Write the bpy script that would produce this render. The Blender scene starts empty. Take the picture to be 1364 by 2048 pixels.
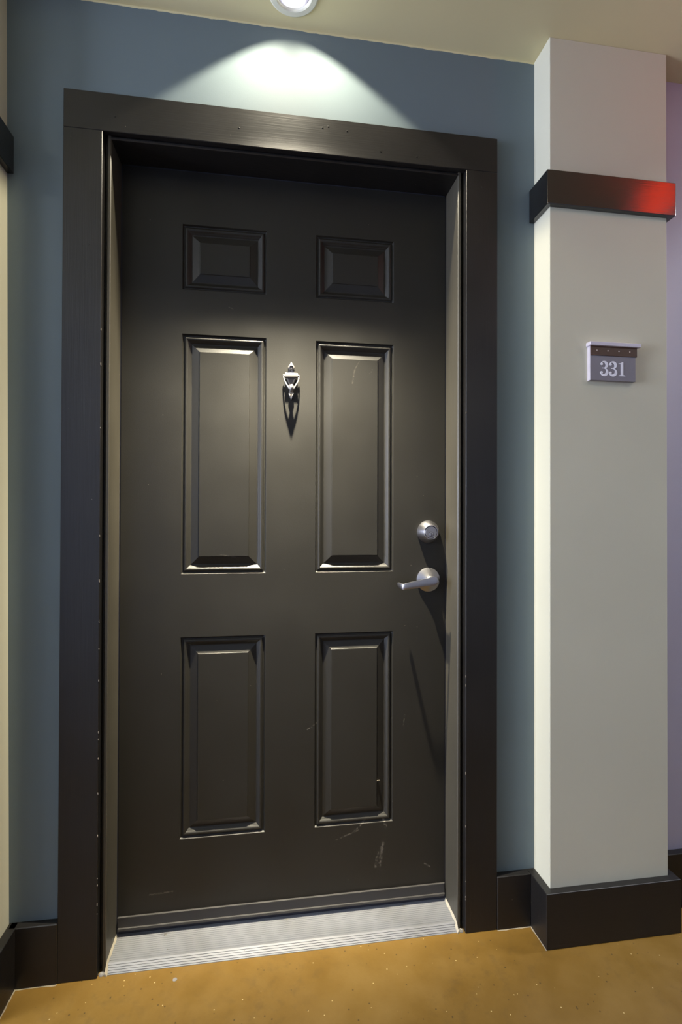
import bpy, bmesh, math, random
from mathutils import Vector, Matrix
random.seed(7)
S = bpy.context.scene
C = S.collection
pi = math.pi

# ------------------------------------------------------------------ camera
F_PX, YAW, PITCH, ROLL = 1036.66, -0.1495, 0.0080, 0.0030
CAM = Vector((0.3945, -1.3607, 1.1262))
cam_d = bpy.data.cameras.new('camera'); cam = bpy.data.objects.new('camera', cam_d); C.objects.link(cam)
cam_d.sensor_fit = 'VERTICAL'; cam_d.sensor_height = 36.0; cam_d.lens = F_PX / 2048 * 36.0
cam_d.clip_start = 0.01
cy_, sy_ = math.cos(YAW), math.sin(YAW); cp_, sp_ = math.cos(PITCH), math.sin(PITCH); cr_, sr_ = math.cos(ROLL), math.sin(ROLL)
ax = Vector((cy_, sy_, 0)); f0 = Vector((-sy_, cy_, 0)); zz = Vector((0, 0, 1))
fw = f0 * cp_ + zz * sp_; up2 = -f0 * sp_ + zz * cp_
rt = ax * cr_ + up2 * sr_; up = -ax * sr_ + up2 * cr_
cam.matrix_world = Matrix((( rt.x, up.x, -fw.x, CAM.x), (rt.y, up.y, -fw.y, CAM.y), (rt.z, up.z, -fw.z, CAM.z), (0, 0, 0, 1)))
S.camera = cam

# ------------------------------------------------------------------ world, view
w = bpy.data.worlds.new('world'); S.world = w; w.use_nodes = True
w.node_tree.nodes['Background'].inputs[0].default_value = (0.72, 0.80, 1.0, 1)     # daylight beyond the corridor window
w.node_tree.nodes['Background'].inputs[1].default_value = 3.0
S.view_settings.view_transform = 'Standard'; S.view_settings.look = 'None'
S.view_settings.gamma = 1.0; S.view_settings.use_curve_mapping = False
S.view_settings.exposure = 0.0

# light levels
CAN_POWER = 38.0          # downlight over the door, peak
AIM, KU, KV, SPILL = 0.19, 55.0, 8.0, 0.030
LAMP_GLOW = 34.0          # unseen round fill lamps added on the corridor ceiling
EXIT_GLOW = 6.0          # red sign further along the corridor
WINDOW_W = 230.0           # daylight at the corridor window

# ------------------------------------------------------------------ dimensions (metres)
XLO, XLI, XRI, XRO = -0.0904, 0.0, 0.940, 1.0303      # door casing
ZO, ZI, H = 2.1687, 2.0742, 2.4118
T = 0.0188                                            # casing thickness
P, XP, XP2 = 0.0804, 1.149, 1.498                     # pier
B, HB = 0.0216, 0.1444                                # baseboard
XL = -0.2047                                          # alcove's left side, at the floor
XLT = -0.228                                          # and at the ceiling (out of plumb)
D = 0.0894                                            # door face
JL, JR, JZ = 0.0165, 0.9225, 2.0655                   # jamb faces
LX, LY, LZ = 0.4635, -0.121, 2.430                    # lamp in the can
YC = -1.85                                            # opposite corridor wall
XA, XB = -3.2, 4.2                                    # corridor ends

# ------------------------------------------------------------------ node helpers
class NT:
    def __init__(s, name):
        s.m = bpy.data.materials.new(name); s.m.use_nodes = True
        s.t = s.m.node_tree; s.n = s.t.nodes
        s.b = s.n['Principled BSDF']
    def new(s, typ, **k):
        n = s.n.new(typ)
        for a, v in k.items(): setattr(n, a, v)
        return n
    def link(s, a, b): s.t.links.new(a, b)
    def put(s, sock, v):
        if hasattr(v, 'is_output'): s.link(v, sock)
        elif isinstance(v, (tuple, list)) and len(v) == 3 and sock.type == 'RGBA': sock.default_value = (*v, 1)
        else: sock.default_value = v
    def math(s, op, a, b=None, clamp=False):
        n = s.new('ShaderNodeMath', operation=op, use_clamp=clamp)
        s.put(n.inputs[0], a)
        if b is not None: s.put(n.inputs[1], b)
        return n.outputs[0]
    def pos(s): return s.new('ShaderNodeNewGeometry').outputs['Position']
    def sep(s, v):
        n = s.new('ShaderNodeSeparateXYZ'); s.link(v, n.inputs[0]); return n.outputs
    def scale(s, v, sc):
        n = s.new('ShaderNodeMapping'); s.link(v, n.inputs['Vector']); n.inputs['Scale'].default_value = sc; return n.outputs[0]
    def noise(s, v, sc, det=4, rough=0.5):
        n = s.new('ShaderNodeTexNoise'); s.link(v, n.inputs['Vector'])
        n.inputs['Scale'].default_value = sc; n.inputs['Detail'].default_value = det; n.inputs['Roughness'].default_value = rough
        return n.outputs['Fac']
    def vor(s, v, sc, feature='F1'):
        n = s.new('ShaderNodeTexVoronoi', feature=feature); s.link(v, n.inputs['Vector']); n.inputs['Scale'].default_value = sc
        return n
    def ramp(s, f, stops):
        n = s.new('ShaderNodeValToRGB'); s.link(f, n.inputs[0]); e = n.color_ramp.elements
        while len(e) < len(stops): e.new(0.5)
        for el, (p, c) in zip(e, stops):
            el.position = p; el.color = (*c, 1) if isinstance(c, (tuple, list)) else (c, c, c, 1)
        return n.outputs[0]
    def rng(s, v, a, b, c=0.0, d=1.0):
        n = s.new('ShaderNodeMapRange'); s.put(n.inputs[0], v)
        for i, x in enumerate((a, b, c, d)): n.inputs[i + 1].default_value = x
        return n.outputs[0]
    def mix(s, f, a, b):
        n = s.new('ShaderNodeMix', data_type='RGBA')
        s.put(n.inputs[0], f); s.put(n.inputs[6], a); s.put(n.inputs[7], b); return n.outputs[2]
    def bump(s, h, strength=0.2, dist=0.001):
        n = s.new('ShaderNodeBump'); n.inputs['Strength'].default_value = strength; n.inputs['Distance'].default_value = dist
        s.link(h, n.inputs['Height']); s.link(n.outputs[0], s.b.inputs['Normal'])
    def set(s, **k):
        names = dict(col='Base Color', rough='Roughness', metal='Metallic', spec='Specular IOR Level', coat='Coat Weight', coatr='Coat Roughness',
                     em='Emission Color', ems='Emission Strength', ior='IOR', aniso='Anisotropic', alpha='Alpha', trans='Transmission Weight')
        for a, v in k.items(): s.put(s.b.inputs[names[a]], v)
        return s

MAT = {}
def wall_paint(name, col, edge=None):
    n = NT(name); p = n.pos()
    f = n.noise(p, 2.3, 3)
    c = n.mix(f, tuple(x * 0.93 for x in col), tuple(min(1, x * 1.07) for x in col))
    if edge:                                           # ceiling paint cut in unevenly over the wall
        z = n.sep(p)[2]
        e = n.noise(n.scale(p, (1, 1, 0)), 22, 3)
        lim = n.math('SUBTRACT', H - 0.0005, n.math('MULTIPLY', e, 0.009))
        c = n.mix(n.math('GREATER_THAN', z, lim), c, edge)
    n.set(col=c, rough=0.62, spec=0.3)
    n.bump(n.math('ADD', n.noise(p, 420, 3), n.math('MULTIPLY', n.noise(p, 30, 2), 0.8)), 0.10, 0.0012)
    MAT[name] = n.m
CREAM = (0.605, 0.580, 0.450)
CEIL = (0.67, 0.60, 0.36)
wall_paint('blue_paint', (0.143, 0.182, 0.197), CEIL)
wall_paint('cream_paint', CREAM)
wall_paint('cream_left', (0.60, 0.57, 0.43))
wall_paint('ceiling_paint', CEIL)
wall_paint('lilac_paint', (0.50, 0.47, 0.58))
wall_paint('corridor_paint', (0.33, 0.37, 0.455))

def seg_mask(n, x, z, a, b, wd):
    """soft-edged stroke from a to b (x, z) of half width wd, as a scratch of its own shape"""
    dx, dz = b[0] - a[0], b[1] - a[1]; L2 = dx * dx + dz * dz
    px = n.math('SUBTRACT', x, a[0]); pz = n.math('SUBTRACT', z, a[1])
    t = n.math('DIVIDE', n.math('ADD', n.math('MULTIPLY', px, dx), n.math('MULTIPLY', pz, dz)), L2, clamp=True)
    ex = n.math('SUBTRACT', px, n.math('MULTIPLY', t, dx)); ez = n.math('SUBTRACT', pz, n.math('MULTIPLY', t, dz))
    d = n.math('SQRT', n.math('ADD', n.math('MULTIPLY', ex, ex), n.math('MULTIPLY', ez, ez)))
    return n.rng(d, wd * 0.3, wd * 1.6, 1.0, 0.0)

DARK = (0.0098, 0.0088, 0.0084)
def dark_paint(name, axis=None, rough=0.40, scr=(), col=DARK, spec=0.5, fleck=0.16):
    n = NT(name); p = n.pos()
    c = n.mix(n.noise(p, 3.0, 4), tuple(x * 0.85 for x in col), tuple(x * 1.15 for x in col))
    if scr:
        o = n.sep(p); m = None
        for a, b, wd, st in scr:
            k = n.math('MULTIPLY', seg_mask(n, o[0], o[2], a, b, wd), st)
            m = k if m is None else n.math('MAXIMUM', m, k)
        brk = n.rng(n.noise(n.scale(p, (160, 160, 160)), 1.0, 3), 0.40, 0.62)
        c = n.mix(n.math('MULTIPLY', m, brk), c, (0.26, 0.23, 0.19))
    v = n.vor(p, 55); dot = n.rng(v.outputs['Distance'], 0.035, 0.06, 1.0, 0.0)
    pick = n.math('GREATER_THAN', n.sep(v.outputs['Color'])[0], 1.0 - fleck * 0.25)
    c = n.mix(n.math('MULTIPLY', dot, pick), c, (0.22, 0.19, 0.15))
    rr = n.rng(n.noise(p, 6, 4), 0.3, 0.7, rough - 0.04, rough + 0.05)
    n.set(col=c, rough=rr, spec=spec)
    if axis is None: h = n.math('ADD', n.noise(p, 500, 2), n.math('MULTIPLY', n.noise(p, 25, 3), 1.2)); st = 0.10
    else:
        sc = [260.0, 260.0, 260.0]; sc[axis] = 7.0
        h = n.math('ADD', n.noise(n.scale(p, tuple(sc)), 1.0, 4), n.math('MULTIPLY', n.noise(p, 20, 3), 0.7)); st = 0.28
    n.bump(h, st, 0.001)
    MAT[name] = n.m
dark_paint('trim_upright', 2); dark_paint('trim_across', 0); dark_paint('trim_plain', None, 0.42)
dark_paint('band_paint', 0, 0.15, spec=0.75, col=(0.007, 0.006, 0.006))
MAT['band_paint'].node_tree.nodes['Principled BSDF'].inputs['IOR'].default_value = 1.6
dark_paint('jamb_paint', 2, 0.42, fleck=0.5, col=(0.056, 0.050, 0.037))
SCR = [((0.655, 0.238), (0.685, 0.262), 0.0020, 0.5), ((0.745, 0.24), (0.738, 0.262), 0.0028, 0.7), ((0.728, 0.135), (0.736, 0.195), 0.0040, 0.40),
       ((0.715, 0.13), (0.722, 0.17), 0.003, 0.35), ((0.60, 0.215), (0.665, 0.238), 0.0018, 0.35), ((0.86, 0.125), (0.875, 0.115), 0.002, 0.5),
       ((0.645, 1.505), (0.652, 1.545), 0.0018, 0.16), ((0.652, 1.545), (0.665, 1.568), 0.0014, 0.14), ((0.695, 1.535), (0.702, 1.545), 0.002, 0.22),
       ((0.52, 0.53), (0.545, 0.545), 0.0016, 0.4), ((0.30, 1.70), (0.312, 1.695), 0.0013, 0.35), ((0.28, 1.02), (0.32, 1.012), 0.0013, 0.3),
       ((0.795, 0.525), (0.800, 0.555), 0.0015, 0.3), ((0.10, 0.115), (0.16, 0.118), 0.002, 0.25)]
dark_paint('door_paint', None, 0.46, SCR, (0.0152, 0.0139, 0.0110), 0.42)
dark_paint('panel_paint', None, 0.46, SCR, (0.0152, 0.0139, 0.0110), 0.42)

n = NT('rubber'); n.set(col=(0.020, 0.021, 0.034), rough=0.55); MAT['rubber'] = n.m
n = NT('sweep_grey'); n.set(col=(0.048, 0.044, 0.042), rough=0.45); MAT['sweep_grey'] = n.m

def metal(name, col, rough, brush=None):
    n = NT(name); p = n.pos()
    r = rough
    n.set(col=n.mix(n.noise(p, 14, 1), tuple(x * 0.96 for x in col), col), rough=r, metal=1.0)
    if brush: n.bump(n.noise(n.scale(p, brush), 1.0, 3), 0.10, 0.0004)
    MAT[name] = n.m
metal('brushed_nickel', (0.50, 0.49, 0.515), 0.30)
metal('cylinder_face', (0.44, 0.43, 0.45), 0.36)
metal('knocker_metal', (0.25, 0.235, 0.225), 0.48)
metal('screw_steel', (0.35, 0.34, 0.33), 0.45)
n = NT('keyhole'); n.set(col=(0.004, 0.004, 0.004), rough=0.6); MAT['keyhole'] = n.m
n = NT('viewer_glass'); n.set(col=(0.02, 0.02, 0.03), rough=0.06, coat=1.0); MAT['viewer_glass'] = n.m

n = NT('threshold_metal'); p = n.pos()
st = n.noise(n.scale(p, (3.0, 500, 500)), 1.0, 3)
sm = n.noise(p, 7, 5, 0.6)
c = n.mix(n.rng(sm, 0.42, 0.70), (0.255, 0.26, 0.28), (0.20, 0.20, 0.205))
spk = n.vor(p, 70); k = n.math('MULTIPLY', n.rng(spk.outputs['Distance'], 0.05, 0.12, 1.0, 0.0), n.math('GREATER_THAN', n.sep(spk.outputs['Color'])[1], 0.93))
c = n.mix(k, c, (0.12, 0.10, 0.08))
n.set(col=c, rough=n.rng(st, 0.3, 0.7, 0.34, 0.50), metal=0.35); n.bump(st, 0.08, 0.0005)
MAT['threshold_metal'] = n.m

n = NT('floor_concrete'); p = n.pos()
big = n.noise(p, 2.2, 5, 0.55); mid = n.noise(p, 14, 5, 0.6)
c = n.ramp(n.math('ADD', n.math('MULTIPLY', big, 0.6), n.math('MULTIPLY', mid, 0.4)), [(0.30, (0.145, 0.078, 0.014)), (0.5, (0.190, 0.106, 0.021)), (0.70, (0.232, 0.136, 0.032))])
v1 = n.vor(p, 62); c1 = n.sep(v1.outputs['Color'])
dk = n.math('MULTIPLY', n.rng(v1.outputs['Distance'], 0.07, 0.16, 1.0, 0.0), n.math('GREATER_THAN', c1[0], 0.74))
c = n.mix(n.math('MULTIPLY', dk, 0.85), c, (0.045, 0.028, 0.012))
v2 = n.vor(p, 64); c2 = n.sep(v2.outputs['Color'])
lt = n.math('MULTIPLY', n.rng(v2.outputs['Distance'], 0.06, 0.12, 1.0, 0.0), n.math('GREATER_THAN', c2[1], 0.80))
c = n.mix(n.math('MULTIPLY', lt, 0.8), c, (0.75, 0.60, 0.32))
o = n.sep(p)
gr = n.math('MULTIPLY', n.rng(n.noise(p, 30, 4, 0.65), 0.50, 0.68), n.rng(n.noise(n.scale(p, (1, 1, 1)), 3.2, 2), 0.45, 0.65))
c = n.mix(n.math('MULTIPLY', gr, 0.25), c, (0.07, 0.045, 0.02))
n.set(col=c, rough=n.rng(mid, 0.3, 0.7, 0.30, 0.44), spec=0.45)
n.bump(n.math('ADD', n.noise(p, 160, 3), n.math('MULTIPLY', mid, 1.4)), 0.12, 0.001)
MAT['floor_concrete'] = n.m

def plain(name, col, rough=0.5, metal=0.0, em=None, ems=0.0):
    n = NT(name); p = n.pos()
    n.set(col=n.mix(n.noise(p, 40, 3), tuple(x * 0.94 for x in col), tuple(min(1, x * 1.05) for x in col)), rough=rough, metal=metal)
    if em: n.set(em=em, ems=ems)
    MAT[name] = n.m
plain('caulk', (0.42, 0.37, 0.28), 0.8)
plain('sign_grey', (0.225, 0.208, 0.235), 0.45)
plain('sign_silver', (0.62, 0.58, 0.66), 0.35, 0.3)
plain('sign_brown', (0.072, 0.031, 0.015), 0.45)
plain('sign_digit', (0.88, 0.87, 0.93), 0.4)
plain('sign_stud', (0.50, 0.40, 0.34), 0.35, 0.3)
plain('fixture_white', (0.72, 0.71, 0.62), 0.4)
plain('reflector', (0.88, 0.87, 0.92), 0.18, 0.85)
plain('bulb_glow', (1, 1, 1), 0.4, 0, (0.94, 0.95, 1.0), 2.2)
plain('lamp_glow', (1, 1, 1), 0.4, 0, (0.94, 0.955, 1.0), LAMP_GLOW)
plain('red_glow', (0.5, 0.02, 0.01), 0.4, 0, (1.0, 0.050, 0.012), EXIT_GLOW)
plain('sign_housing', (0.30, 0.29, 0.28), 0.5)
plain('floor_spot', (0.22, 0.20, 0.18), 0.7)
plain('chip', (0.26, 0.22, 0.17), 0.7)
plain('plaster_grey', (0.24, 0.23, 0.22), 0.7)
n = NT('glass'); n.set(col=(1, 1, 1), rough=0.0, trans=1.0, ior=1.45); MAT['glass'] = n.m

# ------------------------------------------------------------------ mesh helpers
def tag(o, label=None, cat=None, group=None, kind=None):
    for k, v in (('label', label), ('category', cat), ('group', group), ('kind', kind)):
        if v: o[k] = v
    return o
BASE = {}
def empty(name, loc):
    o = bpy.data.objects.new(name, None); C.objects.link(o); o.location = loc; o.empty_display_size = 0.05
    BASE[o.name] = Vector(loc); return o
def link(name, bm, mat, parent=None, loc=None, smooth=None):
    """bm is in world coordinates; the object's origin goes to its parent's base (or to loc)"""
    base = BASE[parent.name] if parent else Vector(loc or (0, 0, 0))
    bmesh.ops.recalc_face_normals(bm, faces=bm.faces)
    bmesh.ops.translate(bm, verts=bm.verts, vec=-base)
    me = bpy.data.meshes.new(name); bm.to_mesh(me); bm.free()
    me.materials.append(MAT[mat])
    if smooth is not None:
        me.polygons.foreach_set('use_smooth', [True] * len(me.polygons))
        try: me.set_sharp_from_angle(angle=math.radians(smooth))
        except Exception: pass
    o = bpy.data.objects.new(name, me); C.objects.link(o)
    if parent: o.parent = parent; BASE[o.name] = base
    else: o.location = base; BASE[o.name] = base
    return o
def box(x0, x1, y0, y1, z0, z1, bev=0.0, seg=1, bm=None):
    own = bm is None
    b2 = bmesh.new()
    r = bmesh.ops.create_cube(b2, size=1)
    for v in b2.verts: v.co = Vector((x0 + (v.co.x + .5) * (x1 - x0), y0 + (v.co.y + .5) * (y1 - y0), z0 + (v.co.z + .5) * (z1 - z0)))
    if bev: bmesh.ops.bevel(b2, geom=b2.edges[:], offset=bev, segments=seg, affect='EDGES', profile=0.5)
    if own: return b2
    me = bpy.data.meshes.new('tmp'); b2.to_mesh(me); b2.free(); bm.from_mesh(me); bpy.data.meshes.remove(me)
    return bm
def prism(pts, axis, a, b, bev=0.0):
    """2-D outline pts extruded along axis from a to b; pts are the other two coordinates in order"""
    bm = bmesh.new()
    def mk(p, t):
        q = [p[0], p[1]]; q.insert(axis, t); return bm.verts.new(q)
    A = [mk(p, a) for p in pts]; Bv = [mk(p, b) for p in pts]
    bm.faces.new(A); bm.faces.new(Bv[::-1])
    nn = len(pts)
    for i in range(nn): bm.faces.new((A[i], Bv[i], Bv[(i + 1) % nn], A[(i + 1) % nn]))
    if bev:
        bmesh.ops.recalc_face_normals(bm, faces=bm.faces)
        bmesh.ops.bevel(bm, geom=bm.edges[:], offset=bev, segments=2, affect='EDGES', profile=0.5)
    return bm
def lathe(prof, c, axis=1, n=40, close=True):
    """prof: list of (radius, position along axis); c: centre in the other two coordinates"""
    bm = bmesh.new(); rings = []
    for r, t in prof:
        ring = []
        for i in range(n):
            a = 2 * pi * i / n; q = [c[0] + r * math.cos(a), c[1] + r * math.sin(a)]; q.insert(axis, t); ring.append(bm.verts.new(q))
        rings.append(ring)
    for R0, R1 in zip(rings, rings[1:]):
        for i in range(n): bm.faces.new((R0[i], R0[(i + 1) % n], R1[(i + 1) % n], R1[i]))
    if close:
        bm.faces.new(rings[0]); bm.faces.new(rings[-1][::-1])
    return bm
def tube(path, rad, n=10):
    bm = bmesh.new(); rings = []
    pts = [Vector(p) for p in path]
    for i, p in enumerate(pts):
        t = (pts[min(i + 1, len(pts) - 1)] - pts[max(i - 1, 0)]).normalized()
        u = t.cross(Vector((0, 1, 0)));  u = u.normalized() if u.length > 1e-4 else Vector((1, 0, 0)); v = t.cross(u).normalized()
        r = rad[i] if isinstance(rad, (list, tuple)) else rad
        rings.append([bm.verts.new(p + u * r * math.cos(2 * pi * k / n) + v * r * math.sin(2 * pi * k / n)) for k in range(n)])
    for R0, R1 in zip(rings, rings[1:]):
        for k in range(n): bm.faces.new((R0[k], R0[(k + 1) % n], R1[(k + 1) % n], R1[k]))
    bm.faces.new(rings[0]); bm.faces.new(rings[-1][::-1])
    return bm
def ball(c, r, sz=(1, 1, 1), u=20, v=12):
    bm = bmesh.new(); bmesh.ops.create_uvsphere(bm, u_segments=u, v_segments=v, radius=r)
    for q in bm.verts: q.co = Vector((q.co.x * sz[0] + c[0], q.co.y * sz[1] + c[1], q.co.z * sz[2] + c[2]))
    return bm
def struct(name, bm, mat, label, cat, smooth=None):
    return tag(link(name, bm, mat, smooth=smooth), label, cat, kind='structure')

# ------------------------------------------------------------------ the setting
struct('floor', box(XA - .2, XB + .2, YC - .2, 0.35, -0.06, 0.0), 'floor_concrete', 'speckled amber brown stained concrete floor', 'floor')

# ceiling with a round hole for the downlight
CX, CY, RO, RI = 0.4635, -0.0945, 0.063, 0.044
bm = bmesh.new(); NN = 64
def ring(r, z): return [bm.verts.new((CX + r * math.cos(2 * pi * i / NN), CY + r * math.sin(2 * pi * i / NN), z)) for i in range(NN)]
r0 = ring(0.052, H); r1 = ring(0.052, H + 0.12)
x0, x1, y0, y1 = XA - .2, XB + .2, YC - .2, 0.35
for k in range(NN): bm.faces.new((r0[k], r0[(k + 1) % NN], r1[(k + 1) % NN], r1[k]))
rs = []
for i in range(NN):                                     # square frame around the hole, then the big sheet
    a = 2 * pi * i / NN; c_, s_ = math.cos(a), math.sin(a); m = max(abs(c_), abs(s_))
    rs.append(bm.verts.new((CX + 0.1 * c_ / m, CY + 0.08 * s_ / m, H)))
for k in range(NN): bm.faces.new((r0[k], rs[k], rs[(k + 1) % NN], r0[(k + 1) % NN]))
xa, xb, ya, yb = CX - .1, CX + .1, CY - .08, CY + .08
def quad(*q): bm.faces.new([bm.verts.new((x, y, H)) for x, y in q])
quad((x0, y0), (xa, y0), (xa, y1), (x0, y1)); quad((xb, y0), (x1, y0), (x1, y1), (xb, y1))
quad((xa, y0), (xb, y0), (xb, ya), (xa, ya)); quad((xa, yb), (xb, yb), (xb, y1), (xa, y1))
bm.faces.new([bm.verts.new(q) for q in ((x0, y0, H + .12), (x1, y0, H + .12), (x1, y1, H + .12), (x0, y1, H + .12))])
me_c = struct('ceiling', bm, 'ceiling_paint', 'smooth olive cream painted ceiling above the doorway', 'ceiling')

# blue wall with the door opening
bm = bmesh.new()
ox0, ox1, oz = -0.02, 0.96, 2.094
for a in ((-0.40, ox0, 0.0, H), (ox1, XP + 0.1, 0.0, H), (ox0, ox1, oz, H)): box(a[0], a[1], 0.0, 0.16, a[2], a[3], bm=bm)
struct('wall_back', bm, 'blue_paint', 'slate blue painted wall around the dark door', 'wall')
# piers to either side of the alcove
bm = bmesh.new()
q = [(-0.56, 0.16), (-0.56, -P), (XL, -P), (XL, 0.16)]; qt = [(-0.56, 0.16), (-0.56, -P), (XLT, -P), (XLT, 0.16)]
A = [bm.verts.new((x, y, 0)) for x, y in q]; Bq = [bm.verts.new((x, y, H)) for x, y in qt]
for i in range(4): bm.faces.new((A[i], Bq[i], Bq[(i + 1) % 4], A[(i + 1) % 4]))
bm.faces.new(A); bm.faces.new(Bq)
struct('wall_left', bm, 'cream_left', 'narrow pale cream pier at the left picture edge', 'wall')
struct('wall_right', box(XP, XP2, -P, 0.16, 0, H, 0.0012), 'cream_paint', 'beige grey painted pier bearing the room number sign', 'wall')
struct('wall_far_right', box(XP2, XB + .2, 0.0, 0.16, 0, H), 'lilac_paint', 'pale lilac wall beyond the beige pier', 'wall')
struct('wall_far_left', box(XA - .2, -0.56, 0.0, 0.16, 0, H), 'corridor_paint', 'pale corridor wall left of the cream pier', 'wall')
struct('wall_corridor', box(XA - .2, XB + .2, YC - .12, YC, 0, H), 'corridor_paint', 'pale corridor wall facing the door', 'wall')
struct('wall_end_right', box(XB, XB + .12, YC, 0, 0, H), 'corridor_paint', 'pale end wall closing the right of the corridor', 'wall')
bm = bmesh.new()
wy0, wy1, wz0, wz1 = YC + 0.25, -0.25, 0.6, 2.2
for a in ((YC, wy0, 0, H), (wy1, 0, 0, H), (wy0, wy1, 0, wz0), (wy0, wy1, wz1, H)): box(XA - .12, XA, a[0], a[1], a[2], a[3], bm=bm)
struct('wall_end_left', bm, 'corridor_paint', 'pale end wall with a window at the left of the corridor', 'wall')
t = tag(empty('window_1', (XA - 0.06, (wy0 + wy1) / 2, wz0)), 'corridor end window letting in daylight', 'window', kind='structure')
bm = bmesh.new()
for a in ((wy0, wy0 + .05, wz0, wz1), (wy1 - .05, wy1, wz0, wz1), (wy0, wy1, wz0, wz0 + .05), (wy0, wy1, wz1 - .05, wz1), ((wy0 + wy1) / 2 - .02, (wy0 + wy1) / 2 + .02, wz0, wz1)):
    box(XA - .09, XA - .03, a[0], a[1], a[2], a[3], bm=bm)
link('window_frame', bm, 'fixture_white', t)
ld = bpy.data.lights.new('window_daylight', 'AREA'); ld.shape = 'RECTANGLE'; ld.size = wz1 - wz0; ld.size_y = wy1 - wy0
ld.energy = WINDOW_W; ld.color = (0.70, 0.78, 1.0)
lo = bpy.data.objects.new('window_daylight', ld); C.objects.link(lo); lo.location = (XA - 0.13, (wy0 + wy1) / 2, (wz0 + wz1) / 2); lo.rotation_euler = (0, -pi / 2, 0)

# baseboards
BV = 0.0018
struct('baseboard_back_left', box(XL + B * 0.2, XLO, -B, 0, 0, HB, BV), 'trim_across', 'dark brown baseboard between left pier and door casing', 'baseboard')
struct('baseboard_back_right', box(XRO, XP - B, -B, 0, 0, HB, BV), 'trim_across', 'short dark brown baseboard between door casing and beige pier', 'baseboard')
def wrap(xa, xb, pr, z0, z1, xin0=None, xin1=None):
    a0 = xa if xin0 is None else xin0
    out = [(xa - pr, 0), (xa - pr, -P - pr), (xb + pr, -P - pr), (xb + pr, 0), (xb, 0), (xb, -P), (xa, -P), (xa, 0)]
    return prism(out, 2, z0, z1, BV)
struct('baseboard_right', wrap(XP, XP2, B, 0, HB), 'trim_across', 'dark brown baseboard wrapped around the foot of the beige pier', 'baseboard')
struct('baseboard_left', wrap(-0.56, XL, B, 0, HB), 'trim_across', 'dark brown baseboard around the foot of the left pier', 'baseboard')
struct('baseboard_far_right', box(XP2 + B, XB, -B, 0, 0, HB + 0.012, BV), 'trim_across', 'dark baseboard under the pale lilac wall', 'baseboard')
struct('baseboard_far_left', box(XA, -0.56 - B, -B, 0, 0, HB, BV), 'trim_across', 'dark baseboard along the wall left of the left pier', 'baseboard')
struct('baseboard_corridor', box(XA, XB, YC, YC + B, 0, HB, BV), 'trim_across', 'dark baseboard along the facing corridor wall', 'baseboard')
# pale dust and filler caught where the boards meet the floor
def bead(path, wd_, parent):
    bm = bmesh.new(); rows_ = []
    for (ax_, ay_), (bx_, by_) in zip(path, path[1:]):
        L_ = math.hypot(bx_ - ax_, by_ - ay_); n_ = max(3, int(L_ / 0.008)); ux, uy = (bx_ - ax_) / L_, (by_ - ay_) / L_
        for i in range(n_ + 1):
            k = i / n_; x, y = ax_ + (bx_ - ax_) * k, ay_ + (by_ - ay_) * k; w_ = wd_ * random.uniform(0.35, 1.25)
            rows_.append([bm.verts.new(q) for q in ((x - uy * 0.001, y + ux * 0.001, -0.001), (x - uy * 0.001, y + ux * 0.001, 0.0012 * random.uniform(.5, 1.3)), (x + uy * w_, y - ux * w_, 0.0003), (x + uy * w_, y - ux * w_, -0.001))])
    for a, b in zip(rows_, rows_[1:]):
        for k in range(4): bm.faces.new((a[k], a[(k + 1) % 4], b[(k + 1) % 4], b[k]))
    bm.faces.new(rows_[0]); bm.faces.new(rows_[-1][::-1])
    return link('filler_line', bm, 'dust', parent)
plain('dust', (0.30, 0.25, 0.18), 0.9)
OB = bpy.data.objects
bead([(XL + B, -B), (XLO, -B)], 0.0030, OB['baseboard_back_left'])
bead([(XL + B, -P - 0.02), (XL + B, -B)], 0.0030, OB['baseboard_left'])
bead([(XRO, -B), (XP - B, -B)], 0.0026, OB['baseboard_back_right'])
bead([(XP - B, -B), (XP - B, -P - B)], 0.0030, OB['baseboard_right'])
# dark bands round the piers
struct('trim_1', wrap(XP, XP2, 0.0155, 1.9535, 2.0445), 'band_paint', 'glossy dark band around the beige pier with a red glint', 'trim')
struct('trim_2', wrap(-0.56, -0.224, 0.0155, 1.956, 2.047), 'band_paint', 'dark band around the cream pier at the left edge', 'trim')

# door casing: two uprights under a head board
t = tag(empty('trim_3', ((XLO + XRO) / 2, -T, 0)), 'wide flat dark brown casing around the door', 'door casing', kind='structure')
link('casing_board', box(XLO, XLI, -T, 0, 0, ZI, 0.0012), 'trim_upright', t)
link('casing_board', box(XRI, XRO, -T, 0, 0, ZI, 0.0012), 'trim_upright', t)
link('casing_board', box(XLO, XRO, -T, 0, ZI, ZO, 0.0012), 'trim_across', t)
nails = [(0.029, 2.112), (0.33, 2.118), (0.56, 2.148), (0.545, 2.143), (0.61, 2.142), (0.70, 2.098), (0.80, 2.094), (0.985, 2.03), (-0.03, 1.79)]
for i, (x, z) in enumerate(nails):                      # filled nail heads standing slightly proud
    link('nail_head', lathe([(0.0022, -T + 0.0002), (0.0020, -T - 0.0008), (0.0008, -T - 0.0012)], (x, z), 1, 8), 'trim_plain', t, smooth=40)
# paint chips along the inner casing edges
for i in range(26):
    side = random.choice((0, 0, 1)); z = random.uniform(0.05, 1.75) if i > 8 else random.uniform(0.1, 0.6)
    x = XLI - 0.0004 if side == 0 else XRI + 0.0004; h = random.uniform(0.002, 0.009)
    s = -1 if side == 0 else 1
    link('paint_chip', prism([(x + s * -0.0009, z), (x + s * 0.0009, z + h * .3), (x + s * 0.0005, z + h), (x + s * -0.0009, z + h * .8)], 1, -T - 0.0003, -T + 0.0012), 'chip', t)

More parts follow.
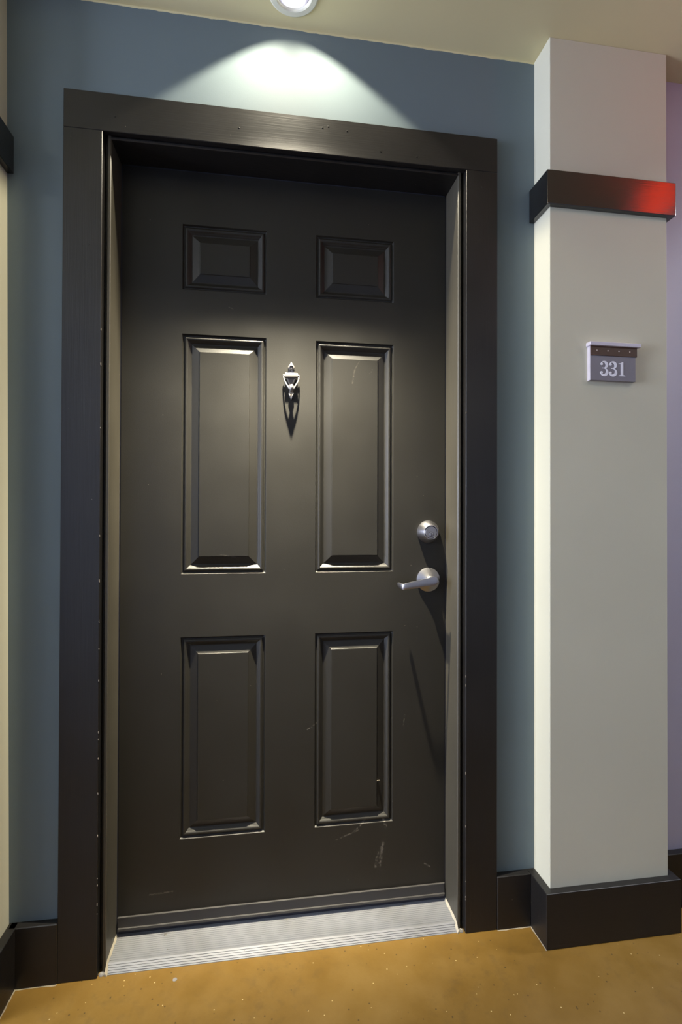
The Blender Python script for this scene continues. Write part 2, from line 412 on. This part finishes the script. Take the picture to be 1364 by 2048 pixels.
# steel frame (jambs, head, stops)
t = tag(empty('trim_4', ((JL + JR) / 2, 0.05, 0)), 'dark brown door frame inside the casing', 'door frame', kind='structure')
FY = -0.003
def jamb(xj, s):
    # s=+1 left jamb (opening to +x): rounded nose, flat reveal, rebate behind the leaf
    pr = [(xj - s * 0.034, 0.0004), (xj - s * 0.0164, 0.0004), (xj - s * 0.0164, FY + 0.016), (xj - s * 0.0092, FY + 0.016), (xj - s * 0.0092, FY + 0.002), (xj - s * 0.0075, FY), (xj - s * 0.002, FY), (xj, FY + 0.002),
          (xj, 0.150), (xj - s * 0.034, 0.150)]
    return prism(pr, 2, 0.0, 2.092)
link('jamb', jamb(JL, 1), 'jamb_paint', t); link('jamb', jamb(JR, -1), 'jamb_paint', t)
pr = [(FY + .030, JZ + 0.026), (FY + .030, JZ + 0.0125), (FY + 0.010, JZ + 0.0125), (FY + 0.010, JZ + 0.0075), (FY + 0.002, JZ + 0.0075), (FY, JZ + 0.006), (FY, JZ + 0.002), (FY + 0.002, JZ), (0.150, JZ), (0.150, JZ + 0.026)]
link('frame_head', prism(pr, 0, JL, JR), 'trim_across', t)
link('weather_seal', box(JL, JL + 0.004, D + 0.001, D + 0.008, 0.02, JZ), 'rubber', t)
link('weather_seal', box(JR - 0.004, JR, D + 0.001, D + 0.008, 0.02, JZ), 'rubber', t)
link('weather_seal', box(JL, JR, D + 0.001, D + 0.008, JZ - 0.004, JZ), 'rubber', t)

# ------------------------------------------------------------------ the door
door = tag(empty('door_1', (0.47, D, 0.03)), 'dark bronze six panel apartment door with knocker and lever', 'door', kind='structure')
DL, DR, DZ0, DZ1 = JL + 0.0035, JR - 0.0035, 0.030, JZ - 0.003
cols = [(0.1755, 0.4025), (0.5400, 0.7650)]
rows = [(1.7405, 1.9190), (0.9680, 1.6200), (0.2545, 0.7975)]
# leaf: stiles and rails as one sheet with six openings, plus back and edges
bm = bmesh.new()
xs = sorted([DL, DR] + [c for a in cols for c in a]); zs = sorted([DZ0, DZ1] + [r for a in rows for r in a])
V = {(i, j): bm.verts.new((x, D, z)) for i, x in enumerate(xs) for j, z in enumerate(zs)}
for i in range(len(xs) - 1):
    for j in range(len(zs) - 1):
        if i in (1, 3) and j in (1, 3, 5): continue
        bm.faces.new((V[i, j], V[i + 1, j], V[i + 1, j + 1], V[i, j + 1]))
BK = D + 0.044
bk = {k: bm.verts.new((DL if k[0] == 0 else DR, BK, DZ0 if k[1] == 0 else DZ1)) for k in ((0, 0), (1, 0), (1, 1), (0, 1))}
bm.faces.new([bk[k] for k in ((0, 0), (0, 1), (1, 1), (1, 0))])
nx, nz = len(xs) - 1, len(zs) - 1
bm.faces.new([V[i, 0] for i in range(nx + 1)] + [bk[1, 0], bk[0, 0]]); bm.faces.new([V[i, nz] for i in range(nx + 1)] + [bk[1, 1], bk[0, 1]])
bm.faces.new([V[0, j] for j in range(nz + 1)] + [bk[0, 1], bk[0, 0]]); bm.faces.new([V[nx, j] for j in range(nz + 1)] + [bk[1, 1], bk[1, 0]])
leaf = link('door_leaf', bm, 'door_paint', door)
PROF = [(0.0, 0.0), (0.0006, 0.0004), (0.0022, 0.0052), (0.0045, 0.0064), (0.0062, 0.0056), (0.0078, 0.0030), (0.0098, 0.0018), (0.0125, 0.0018),
        (0.0152, 0.0034), (0.0175, 0.0066), (0.0192, 0.0076), (0.0205, 0.0086), (0.0222, 0.0110), (0.0250, 0.0114), (0.0265, 0.0108), (0.0455, 0.0035), (0.0466, 0.0016), (0.0480, 0.0012)]
def panel(cx0, cx1, cz0, cz1):
    bm = bmesh.new(); rings = []
    for o, d in PROF:
        rings.append([bm.verts.new(q) for q in ((cx0 + o, D + d, cz0 + o), (cx1 - o, D + d, cz0 + o), (cx1 - o, D + d, cz1 - o), (cx0 + o, D + d, cz1 - o))])
    for a, b in zip(rings, rings[1:]):
        for i in range(4): bm.faces.new((a[i], a[(i + 1) % 4], b[(i + 1) % 4], b[i]))
    bm.faces.new(rings[-1])
    hard = {0, 1, 14, 15, 16, 17}                       # crisp arrises; mitres are crisp too, the bead stays round
    idx = {v: k for k, r_ in enumerate(rings) for v in r_}
    for e in bm.edges:
        a_, b_ = idx[e.verts[0]], idx[e.verts[1]]
        e.smooth = not (a_ != b_ or a_ in hard)
    return bm
for (z0, z1) in rows:
    for (x0, x1) in cols:
        o = link('raised_panel', panel(x0, x1, z0, z1), 'panel_paint', leaf)
        me = o.data                                     # normals must face the corridor
        if sum(p.normal.y * p.area for p in me.polygons) > 0: me.flip_normals()
        me.polygons.foreach_set('use_smooth', [True] * len(me.polygons))
link('paint_chip', box(0.7185, 0.7275, D + 0.0015, D + 0.0045, 0.3715, 0.3728), 'dust', leaf)
# bottom sweep: two ledges across the foot of the leaf
sw = link('door_sweep', box(DL, DR, D - 0.0035, D, 0.0345, 0.0655, 0.001), 'sweep_grey', door)
link('sweep_lip', box(DL, DR, D - 0.0065, D, 0.0300, 0.0385, 0.0015), 'sweep_grey', sw)
link('sweep_bead', box(DL, DR, D - 0.0055, D, 0.0635, 0.0668, 0.001), 'sweep_grey', sw)
link('rubber_strip', box(DL, DR, D + 0.004, D + 0.012, 0.0165, 0.0305), 'rubber', sw)

# knocker --------------------------------------------------------
KX = 0.4708
def kz(c): return 1.5535 - (c - 262) * 0.0001207
def kx(c): return KX + (c - 485) * 0.0001207
kn = tag(empty('door_knocker', (0, 0, 0)), 'polished steel door knocker with built-in peephole')
kn.parent = door; kn.location = (KX - 0.47, 0, 1.45 - 0.03); BASE[kn.name] = Vector((KX, D, 1.45))
# finial with viewer: a teardrop outline
tear = []
for i in range(25):
    a = pi * (1.12 + (-1.24) * i / 24) + 0
    tear.append((KX + 0.0091 * math.cos(a + pi) * 1.0, 0))
tear = []
cz = kz(385)
for i in range(29):
    a = math.radians(148 + (360 - 2 * 58) * i / 28)
    tear.append((KX + 0.0088 * math.cos(a), cz + 0.0078 * math.sin(a)))
tear += [(KX + 0.0042, kz(320)), (KX + 0.0018, kz(275)), (KX, kz(258)), (KX - 0.0018, kz(275)), (KX - 0.0042, kz(320))]
link('finial', prism(tear, 1, D - 0.010, D, 0.0012), 'knocker_metal', kn, smooth=40)
link('peephole_ring', lathe([(0.0062, D - 0.0095), (0.0062, D - 0.0125), (0.0048, D - 0.0130), (0.0046, D - 0.0100)], (KX, cz), 1, 28), 'knocker_metal', kn, smooth=40)
link('peephole_lens', lathe([(0.0046, D - 0.0102), (0.0040, D - 0.0112), (0.0020, D - 0.0120), (0.0004, D - 0.0122)], (KX, cz), 1, 24), 'viewer_glass', kn, smooth=60)
back = [(-.0074, kz(440)), (.0074, kz(440)), (.0074, kz(520)), (.0140, kz(540)), (.0130, kz(640)), (.0085, kz(720)), (.0045, kz(810)), (.0050, kz(900)), (.0066, kz(985)), (.0040, kz(1030)), (0, kz(1125)),
        (-.0040, kz(1030)), (-.0066, kz(985)), (-.0050, kz(900)), (-.0045, kz(810)), (-.0085, kz(720)), (-.0130, kz(640)), (-.0140, kz(540)), (-.0074, kz(520))]
link('back_plate', prism([(KX + a, b) for a, b in back], 1, D - 0.0055, D, 0.0010), 'knocker_metal', kn, smooth=40)
for s in (-1, 1):
    link('neck_post', box(KX + s * 0.0040 - 0.0026, KX + s * 0.0040 + 0.0026, D - 0.0085, D - 0.004, kz(530), kz(445), 0.0007), 'knocker_metal', kn)
link('name_bar', box(KX - 0.0172, KX + 0.0176, D - 0.0148, D - 0.003, kz(626), kz(520), 0.0011, 2), 'knocker_metal', kn, smooth=50)
link('hinge_pin', tube([(KX - 0.0205, D - 0.0085, kz(572)), (KX + 0.0205, D - 0.0085, kz(572))], 0.0017), 'knocker_metal', kn, smooth=40)
for s in (-1, 1): link('pin_ball', ball((KX + s * 0.0208, D - 0.0085, kz(572)), 0.0027), 'knocker_metal', kn, smooth=60)
# urn flutes inside the drop
for s in (-1, 1):
    link('urn_flute', tube([(KX + s * 0.0095, D - 0.008, kz(640)), (KX + s * 0.0060, D - 0.0095, kz(720)), (KX + s * 0.0022, D - 0.009, kz(820))], [0.0022, 0.0020, 0.0011], 8), 'knocker_metal', kn, smooth=50)
arm_pts = [(0.0215, 580, .0085), (0.0209, 640, .0105), (0.0188, 700, .0135), (0.0150, 770, .0165), (0.0104, 835, .0185), (0.0058, 890, .0198), (0.0010, 930, .0205)]
for s in (-1, 1):
    link('drop_arm', tube([(KX + s * a, D - o, kz(c)) for a, c, o in arm_pts], [0.0016, 0.0018, 0.0020, 0.0022, 0.0026, 0.0030, 0.0030], 10), 'knocker_metal', kn, smooth=60)
bm = lathe([(0.0015, kz(795)), (0.0050, kz(808)), (0.0066, kz(840)), (0.0070, kz(880)), (0.0054, kz(925)), (0.0034, kz(955)), (0.0010, kz(976))], (KX, D - 0.0195), 2, 20)
link('striker', bm, 'knocker_metal', kn, smooth=60)
for s in (-1, 1):
    link('tail_leaf', tube([(KX + s * 0.0062, D - 0.0065, kz(985)), (KX + s * 0.0030, D - 0.0075, kz(1040)), (KX + s * 0.0004, D - 0.0060, kz(1115))], [0.0017, 0.0019, 0.0008], 8), 'knocker_metal', kn, smooth=50)

# deadbolt -------------------------------------------------------
db = empty('deadbolt', (0, 0, 0)); tag(db, 'brushed nickel deadbolt cylinder above the lever')
db.parent = door; db.location = (0.8680 - 0.47, 0, 1.0810 - 0.03); BASE[db.name] = Vector((0.8680, D, 1.0810))
bx, bz = 0.8680, 1.0810
link('bolt_collar', lathe([(0.0325, D), (0.0332, D - 0.002), (0.0330, D - 0.004), (0.0208, D - 0.0295), (0.0202, D - 0.0302), (0.0188, D - 0.0302), (0.0182, D - 0.0290), (0.0180, D - 0.020)], (bx, bz), 1, 56), 'brushed_nickel', db, smooth=30)
link('cylinder_face', lathe([(0.0170, D - 0.020), (0.0170, D - 0.0292), (0.0164, D - 0.0298), (0.0005, D - 0.0298)], (bx, bz), 1, 40), 'cylinder_face', db, smooth=30)
pz = bz - 0.0055
link('key_plug', lathe([(0.0066, D - 0.0284), (0.0066, D - 0.0302), (0.0062, D - 0.0304), (0.0003, D - 0.0304)], (bx, pz), 1, 28), 'brushed_nickel', db, smooth=30)
link('plug_groove', lathe([(0.0075, D - 0.0290), (0.0075, D - 0.0299), (0.0003, D - 0.02995)], (bx, pz), 1, 28), 'keyhole', db)
link('keyhole', prism([(bx - .0007, pz - .0048), (bx + .0009, pz - .0048), (bx + .0006, pz - .0006), (bx + .0015, pz + .0008), (bx + .0006, pz + .0042), (bx - .0009, pz + .0042), (bx - .0005, pz)], 1, D - 0.0306, D - 0.0300), 'keyhole', db)

# lever handle ---------------------------------------------------
hx, hz = 0.8687, 0.9430
lv = empty('lever_handle', (0, 0, 0)); tag(lv, 'brushed nickel lever handle on a round rose')
lv.parent = door; lv.location = (hx - 0.47, 0, hz - 0.03); BASE[lv.name] = Vector((hx, D, hz))
link('rose', lathe([(0.0345, D), (0.0350, D - 0.0015), (0.0344, D - 0.0040), (0.0325, D - 0.0052), (0.0220, D - 0.0095), (0.0130, D - 0.0150), (0.0112, D - 0.0200)], (hx, hz), 1, 56), 'brushed_nickel', lv, smooth=28)
link('neck', lathe([(0.0122, D - 0.014), (0.0122, D - 0.022), (0.0102, D - 0.024), (0.0098, D - 0.052)], (hx, hz), 1, 32), 'brushed_nickel', lv, smooth=28)
# blade: stations (x, y, z, half height); half round end over the hub, tip turned back to the door
YB = 0.0350
stn = []
for i in range(9):
    a = pi / 2 * i / 8; stn.append((hx - 0.001 + 0.0128 * math.cos(a), YB, hz + 0.0022, max(0.0012, 0.0128 * math.sin(a))))
for x in (0.855, 0.840, 0.820, 0.800, 0.788): 
    k = (hx - x) / 0.09; stn.append((x, YB, hz + 0.0022 - 0.0145 * k, 0.0126 - 0.0042 * k))
stn += [(0.7825, YB + 0.0012, hz - 0.0124, 0.0083), (0.7795, YB + 0.0045, hz - 0.0126, 0.0081), (0.7778, YB + 0.0100, hz - 0.0118, 0.0076), (0.7745, YB + 0.0240, hz - 0.0095, 0.0062), (0.7735, YB + 0.0290, hz - 0.0086, 0.0052)]
bm = bmesh.new(); rings = []
for i, (x, y, z, h) in enumerate(stn):
    a, b = stn[max(i - 1, 0)], stn[min(i + 1, len(stn) - 1)]
    tx, ty = b[0] - a[0], b[1] - a[1]; l = math.hypot(tx, ty); nx_, ny_ = -ty / l, tx / l       # points out of the face
    th = 0.0034; cs = []
    for u, v in ((-1, -.80), (-.75, -1), (.75, -1), (1, -.80), (1, .80), (.75, 1), (-.75, 1), (-1, .80)):
        cs.append(bm.verts.new((x + nx_ * th * u, y + ny_ * th * u, z + h * v)))
    rings.append(cs)
for a, b in zip(rings, rings[1:]):
    for i in range(8): bm.faces.new((a[i], a[(i + 1) % 8], b[(i + 1) % 8], b[i]))
bm.faces.new(rings[0]); bm.faces.new(rings[-1][::-1])
link('lever', bm, 'brushed_nickel', lv, smooth=40)

# ------------------------------------------------------------------ threshold
th = tag(empty('threshold', (0.47, 0.04, 0)), 'ribbed silver aluminium threshold under the dark door', 'threshold')
prf = [(0.125, 0.0), (0.125, 0.0150)]
y = 0.098
while y > 0.014:                                        # fine ribs on the flat
    prf += [(y, 0.0150), (y - 0.0046, 0.0150), (y - 0.0049, 0.0142), (y - 0.0061, 0.0142), (y - 0.0064, 0.0150)]; y -= 0.0066
prf += [(0.0085, 0.0150), (0.0070, 0.0155), (0.0055, 0.0152)]
yy, zz_ = 0.0055, 0.0152
for k in range(4):                                      # steps of the sloping nose
    yy -= 0.0040; zz_ -= 0.0031; prf += [(yy + 0.0009, zz_ + 0.0008), (yy + 0.0010, zz_ - 0.0006), (yy + 0.0004, zz_ - 0.0010), (yy, zz_)]
prf += [(-0.0125, 0.0012), (-0.0125, 0.0)]
link('sill_plate', prism(prf, 0, JL + 0.001, JR - 0.001), 'threshold_metal', th)
for x, y in ((0.1436, 0.0767), (0.4648, 0.0831), (0.7961, 0.0846)):
    link('screw', lathe([(0.0042, 0.0145), (0.0040, 0.0156), (0.0020, 0.0160), (0.0004, 0.0160)], (x, y), 2, 14), 'screw_steel', th, smooth=40)
def caulk(x, s):
    bm = bmesh.new(); rows_ = []
    for i in range(22):
        y = D - 0.002 - (D + 0.014) * i / 21; j = random.uniform(-1, 1)
        wv = 0.0030 + 0.0012 * j + (0.0015 if i > 17 else 0); z = 0.0150 if y > 0.006 else max(0.001, 0.015 + (y - 0.006) * 0.75)
        rows_.append([bm.verts.new(q) for q in ((x, y, z + 0.0075 + 0.0014 * j), (x + s * wv, y, z + 0.0012), (x + s * (wv + 0.0006), y, z - 0.001), (x, y, z - 0.001))])
    for a, b in zip(rows_, rows_[1:]):
        for k in range(4): bm.faces.new((a[k], a[(k + 1) % 4], b[(k + 1) % 4], b[k]))
    bm.faces.new(rows_[0]); bm.faces.new(rows_[-1][::-1]); return bm
link('caulk_bead', caulk(JL, 1), 'caulk', th); link('caulk_bead', caulk(JR, -1), 'caulk', th)
# crumbs of pale plaster in the corners where casing, frame and floor meet
for x, s in ((JL, 1), (JR, -1)):
    link('plaster_filler', ball((x - s * 0.0085, -0.008, 0.0), 0.010, (0.75, 0.7, 0.55), 10, 8), 'plaster_grey', th)

# ------------------------------------------------------------------ floor spot
tag(link('paint_spot', lathe([(0.0055, 0.0), (0.0052, 0.0006), (0.003, 0.0009)], (0.1881, -0.0478), 2, 14), 'floor_spot', loc=(0.1881, -0.0478, 0)), 'small grey round paint spot on the floor before the threshold', 'spot')

# ------------------------------------------------------------------ room number sign
SY = -P - 0.012
sg = tag(empty('room_sign', (1.325, -P, 1.492)), 'grey room number sign 331 with brown strip on the pier', 'sign')
pl = link('sign_plate', box(1.2583, 1.3925, SY, -P, 1.4925, 1.5855, 0.0006), 'sign_grey', sg)
link('side_edge', box(1.2577, 1.2589, SY + 0.0004, -P, 1.4922, 1.5855), 'sign_silver', sg, )
br = link('brown_strip', box(1.2588, 1.3955, SY - 0.0022, SY + 0.002, 1.5590, 1.5850, 0.0004), 'sign_brown', sg)
for x in (1.2765, 1.3088, 1.3412, 1.3733):
    link('stud', box(x - 0.0017, x + 0.0017, SY - 0.0034, SY - 0.001, 1.5703, 1.5737, 0.0003), 'sign_stud', br)
link('sign_cap', box(1.2536, 1.4046, SY - 0.0075, -P, 1.5842, 1.5942, 0.0008), 'sign_silver', sg)

# digits: bold serif numerals, outlines built from strokes of varying width
DH = 0.0380; DZ = 1.5062
def stroke(pts, wid):
    L, R = [], []
    for i, p in enumerate(pts):
        a, b = pts[max(i - 1, 0)], pts[min(i + 1, len(pts) - 1)]
        tx, ty = b[0] - a[0], b[1] - a[1]; l = math.hypot(tx, ty) or 1
        L.append((p[0] - ty / l * wid[i], p[1] + tx / l * wid[i])); R.append((p[0] + ty / l * wid[i], p[1] - tx / l * wid[i]))
    return L + R[::-1]
def arc(cx, cy, rx, ry, a0, a1, n): return [(cx + rx * math.cos(math.radians(a0 + (a1 - a0) * i / n)), cy + ry * math.sin(math.radians(a0 + (a1 - a0) * i / n))) for i in range(n + 1)]
def digit(polys, x):
    bm = bmesh.new()
    for j, pts in enumerate(polys):
        f = 0.00002 * j
        A = [bm.verts.new((x + u * DH * 1.14, SY - 0.0008 - f, DZ + v * DH)) for u, v in pts]; Bv = [bm.verts.new((x + u * DH * 1.14, SY + 0.0002, DZ + v * DH)) for u, v in pts]
        bm.faces.new(A); bm.faces.new(Bv[::-1])
        for i in range(len(pts)): bm.faces.new((A[i], Bv[i], Bv[(i + 1) % len(pts)], A[(i + 1) % len(pts)]))
    bm.normal_update()
    bmesh.ops.triangulate(bm, faces=[f for f in bm.faces if len(f.verts) > 4])
    return bm
up_ = arc(0.27, 0.745, 0.205, 0.225, 150, -88, 22); dn_ = arc(0.265, 0.270, 0.235, 0.245, 88, -152, 24)
def wd(n, a, b, e): return [a + (b - a) * math.sin(pi * min(1, max(0, (i / n - 0.12) / 0.88))) ** 1.3 for i in range(n + 1)]
three = [stroke(up_, wd(22, 0.032, 0.086, 0)), stroke(dn_, wd(24, 0.030, 0.090, 0)), stroke([(0.17, 0.515), (0.24, 0.515), (0.30, 0.515)], [0.022] * 3), arc(0.125, 0.800, 0.088, 0.082, 0, 345, 20), arc(0.110, 0.205, 0.092, 0.088, 0, 345, 20)]
one = [[(0.245, 0.04), (0.405, 0.04), (0.405, 1.0), (0.345, 1.0), (0.245, 0.93)], [(0.10, 0.0), (0.54, 0.0), (0.54, 0.050), (0.405, 0.090), (0.245, 0.090), (0.10, 0.050)], [(0.09, 0.84), (0.25, 0.845), (0.345, 0.93), (0.345, 1.0), (0.29, 0.935), (0.09, 0.885)]]
link('digit', digit(three, 1.2862), 'sign_digit', pl); link('digit', digit(three, 1.3122), 'sign_digit', pl); link('digit', digit(one, 1.3376), 'sign_digit', pl)

# ------------------------------------------------------------------ recessed downlight over the door
dl = tag(empty('downlight', (CX, CY, H)), 'recessed round ceiling downlight above the door', 'downlight')
link('trim_ring', lathe([(RI, H + 0.004), (RI, H - 0.0020), (RI + 0.003, H - 0.0042), (RO - 0.004, H - 0.0035), (RO, H - 0.0008), (RO, H + 0.0004)], (CX, CY), 2, 64, close=False), 'fixture_white', dl, smooth=30)
link('reflector', lathe([(RI, H + 0.003), (0.0495, H + 0.010), (0.0500, H + 0.045), (0.044, H + 0.075), (0.026, H + 0.098), (0.012, H + 0.104)], (CX, CY), 2, 48, close=False), 'reflector', dl, smooth=40)
link('bulb', lathe([(0.010, H + 0.104), (0.020, H + 0.096), (0.026, H + 0.084), (0.024, H + 0.076), (0.012, H + 0.070), (0.002, H + 0.069)], (CX, CY), 2, 32), 'bulb_glow', dl, smooth=60)
ld = bpy.data.lights.new('downlight_beam', 'SPOT'); ld.energy = 1.0; ld.shadow_soft_size = 0.015; ld.spot_size = math.radians(110.5); ld.spot_blend = 0.15
ld.color = (1.0, 0.91, 0.70); ld.use_nodes = True
nt = ld.node_tree; em = nt.nodes['Emission']
g = nt.nodes.new('ShaderNodeNewGeometry'); sp = nt.nodes.new('ShaderNodeSeparateXYZ'); nt.links.new(g.outputs['Incoming'], sp.inputs[0])
def lm(op, a, b=None):
    q = nt.nodes.new('ShaderNodeMath'); q.operation = op
    for i, v in enumerate((a, b)):
        if v is None: continue
        if hasattr(v, 'is_output'): nt.links.new(v, q.inputs[i])
        else: q.inputs[i].default_value = v
    return q.outputs[0]
dn = lm('MULTIPLY', sp.outputs[2], -1.0)                       # lamp aimed slightly at the door: slopes of each ray
su = lm('DIVIDE', sp.outputs[1], dn); sv = lm('DIVIDE', sp.outputs[0], dn)
du = lm('SUBTRACT', su, AIM)
q2 = lm('ADD', lm('MULTIPLY', lm('MULTIPLY', du, du), -KU), lm('MULTIPLY', lm('MULTIPLY', sv, sv), -KV))
mr = nt.nodes.new('ShaderNodeMapRange'); mr.interpolation_type = 'SMOOTHSTEP'
nt.links.new(su, mr.inputs[0])
for i_, v_ in enumerate((0.212, 0.292, 1.0, 0.0)): mr.inputs[i_ + 1].default_value = v_    # edge of the beam
beam = lm('MULTIPLY', lm('EXPONENT', q2), mr.outputs[0])                                       # hot core of the lamp
cs = lm('MAXIMUM', lm('ABSOLUTE', sp.outputs[2]), 0.05)
wide = lm('MINIMUM', lm('ADD', 0.55, lm('MULTIPLY', lm('MULTIPLY', sv, sv), 2.1)), 6.0)
spill = lm('MULTIPLY', lm('MULTIPLY', lm('POWER', cs, 3.3), SPILL), wide)             # wide spill of the reflector
nt.links.new(lm('MULTIPLY', lm('ADD', beam, spill), CAN_POWER * 4 * pi * pi), em.inputs['Strength'])
lo = bpy.data.objects.new('downlight_beam', ld); C.objects.link(lo); lo.location = (LX, LY, LZ); lo.rotation_euler = (math.radians(10), 0, 0)

# ------------------------------------------------------------------ further corridor fixtures, beyond the frame
def fill_lamp(x, y, label):  # added out of view to give the corridor its ambient fill
    t = tag(empty('fill_lamp', (x, y, H)), label, 'ceiling lamp', 'added corridor fill lamps')
    link('base_ring', lathe([(0.17, H), (0.17, H - 0.02), (0.155, H - 0.025), (0.155, H)], (x, y), 2, 40, close=False), 'fixture_white', t, smooth=40)
    link('diffuser', lathe([(0.155, H - 0.010), (0.150, H - 0.028), (0.11, H - 0.040), (0.002, H - 0.046)], (x, y), 2, 40), 'lamp_glow', t, smooth=60)
fill_lamp(-1.15, -1.00, 'unseen round fill lamp added left of the door')
fill_lamp(2.45, -1.00, 'unseen round fill lamp added right of the beige pier')
# the next alcove has its own round light
X2 = 2.45
t = tag(empty('downlight', (X2, -0.073, H)), 'round ceiling downlight over the lilac wall beyond the pier', 'downlight')
link('trim_ring', lathe([(0.044, H), (0.044, H - 0.004), (0.058, H - 0.004), (0.063, H)], (X2, -0.073), 2, 40, close=False), 'fixture_white', t, smooth=30)
link('lens', lathe([(0.044, H - 0.001), (0.030, H - 0.003), (0.002, H - 0.004)], (X2, -0.073), 2, 32), 'bulb_glow', t, smooth=40)
l2 = bpy.data.lights.new('alcove_beam', 'SPOT'); l2.energy = 85; l2.shadow_soft_size = 0.03; l2.spot_size = math.radians(150); l2.spot_blend = 0.6; l2.color = (0.92, 0.94, 1.0)
lo = bpy.data.objects.new('alcove_beam', l2); C.objects.link(lo); lo.location = (X2, -0.073, H - 0.03)

ex = tag(empty('exit_sign', (1.84, -0.54, H)), 'red glowing sign box hung from the ceiling right of the pier', 'sign')
link('housing', box(1.835, 1.865, -0.70, -0.38, 2.205, H - 0.005, 0.003), 'sign_housing', ex)
link('mount', box(1.842, 1.858, -0.60, -0.48, H - 0.008, H), 'sign_housing', ex)
link('glow_face', box(1.831, 1.836, -0.63, -0.46, 2.220, H - 0.022, 0.001), 'red_glow', ex)
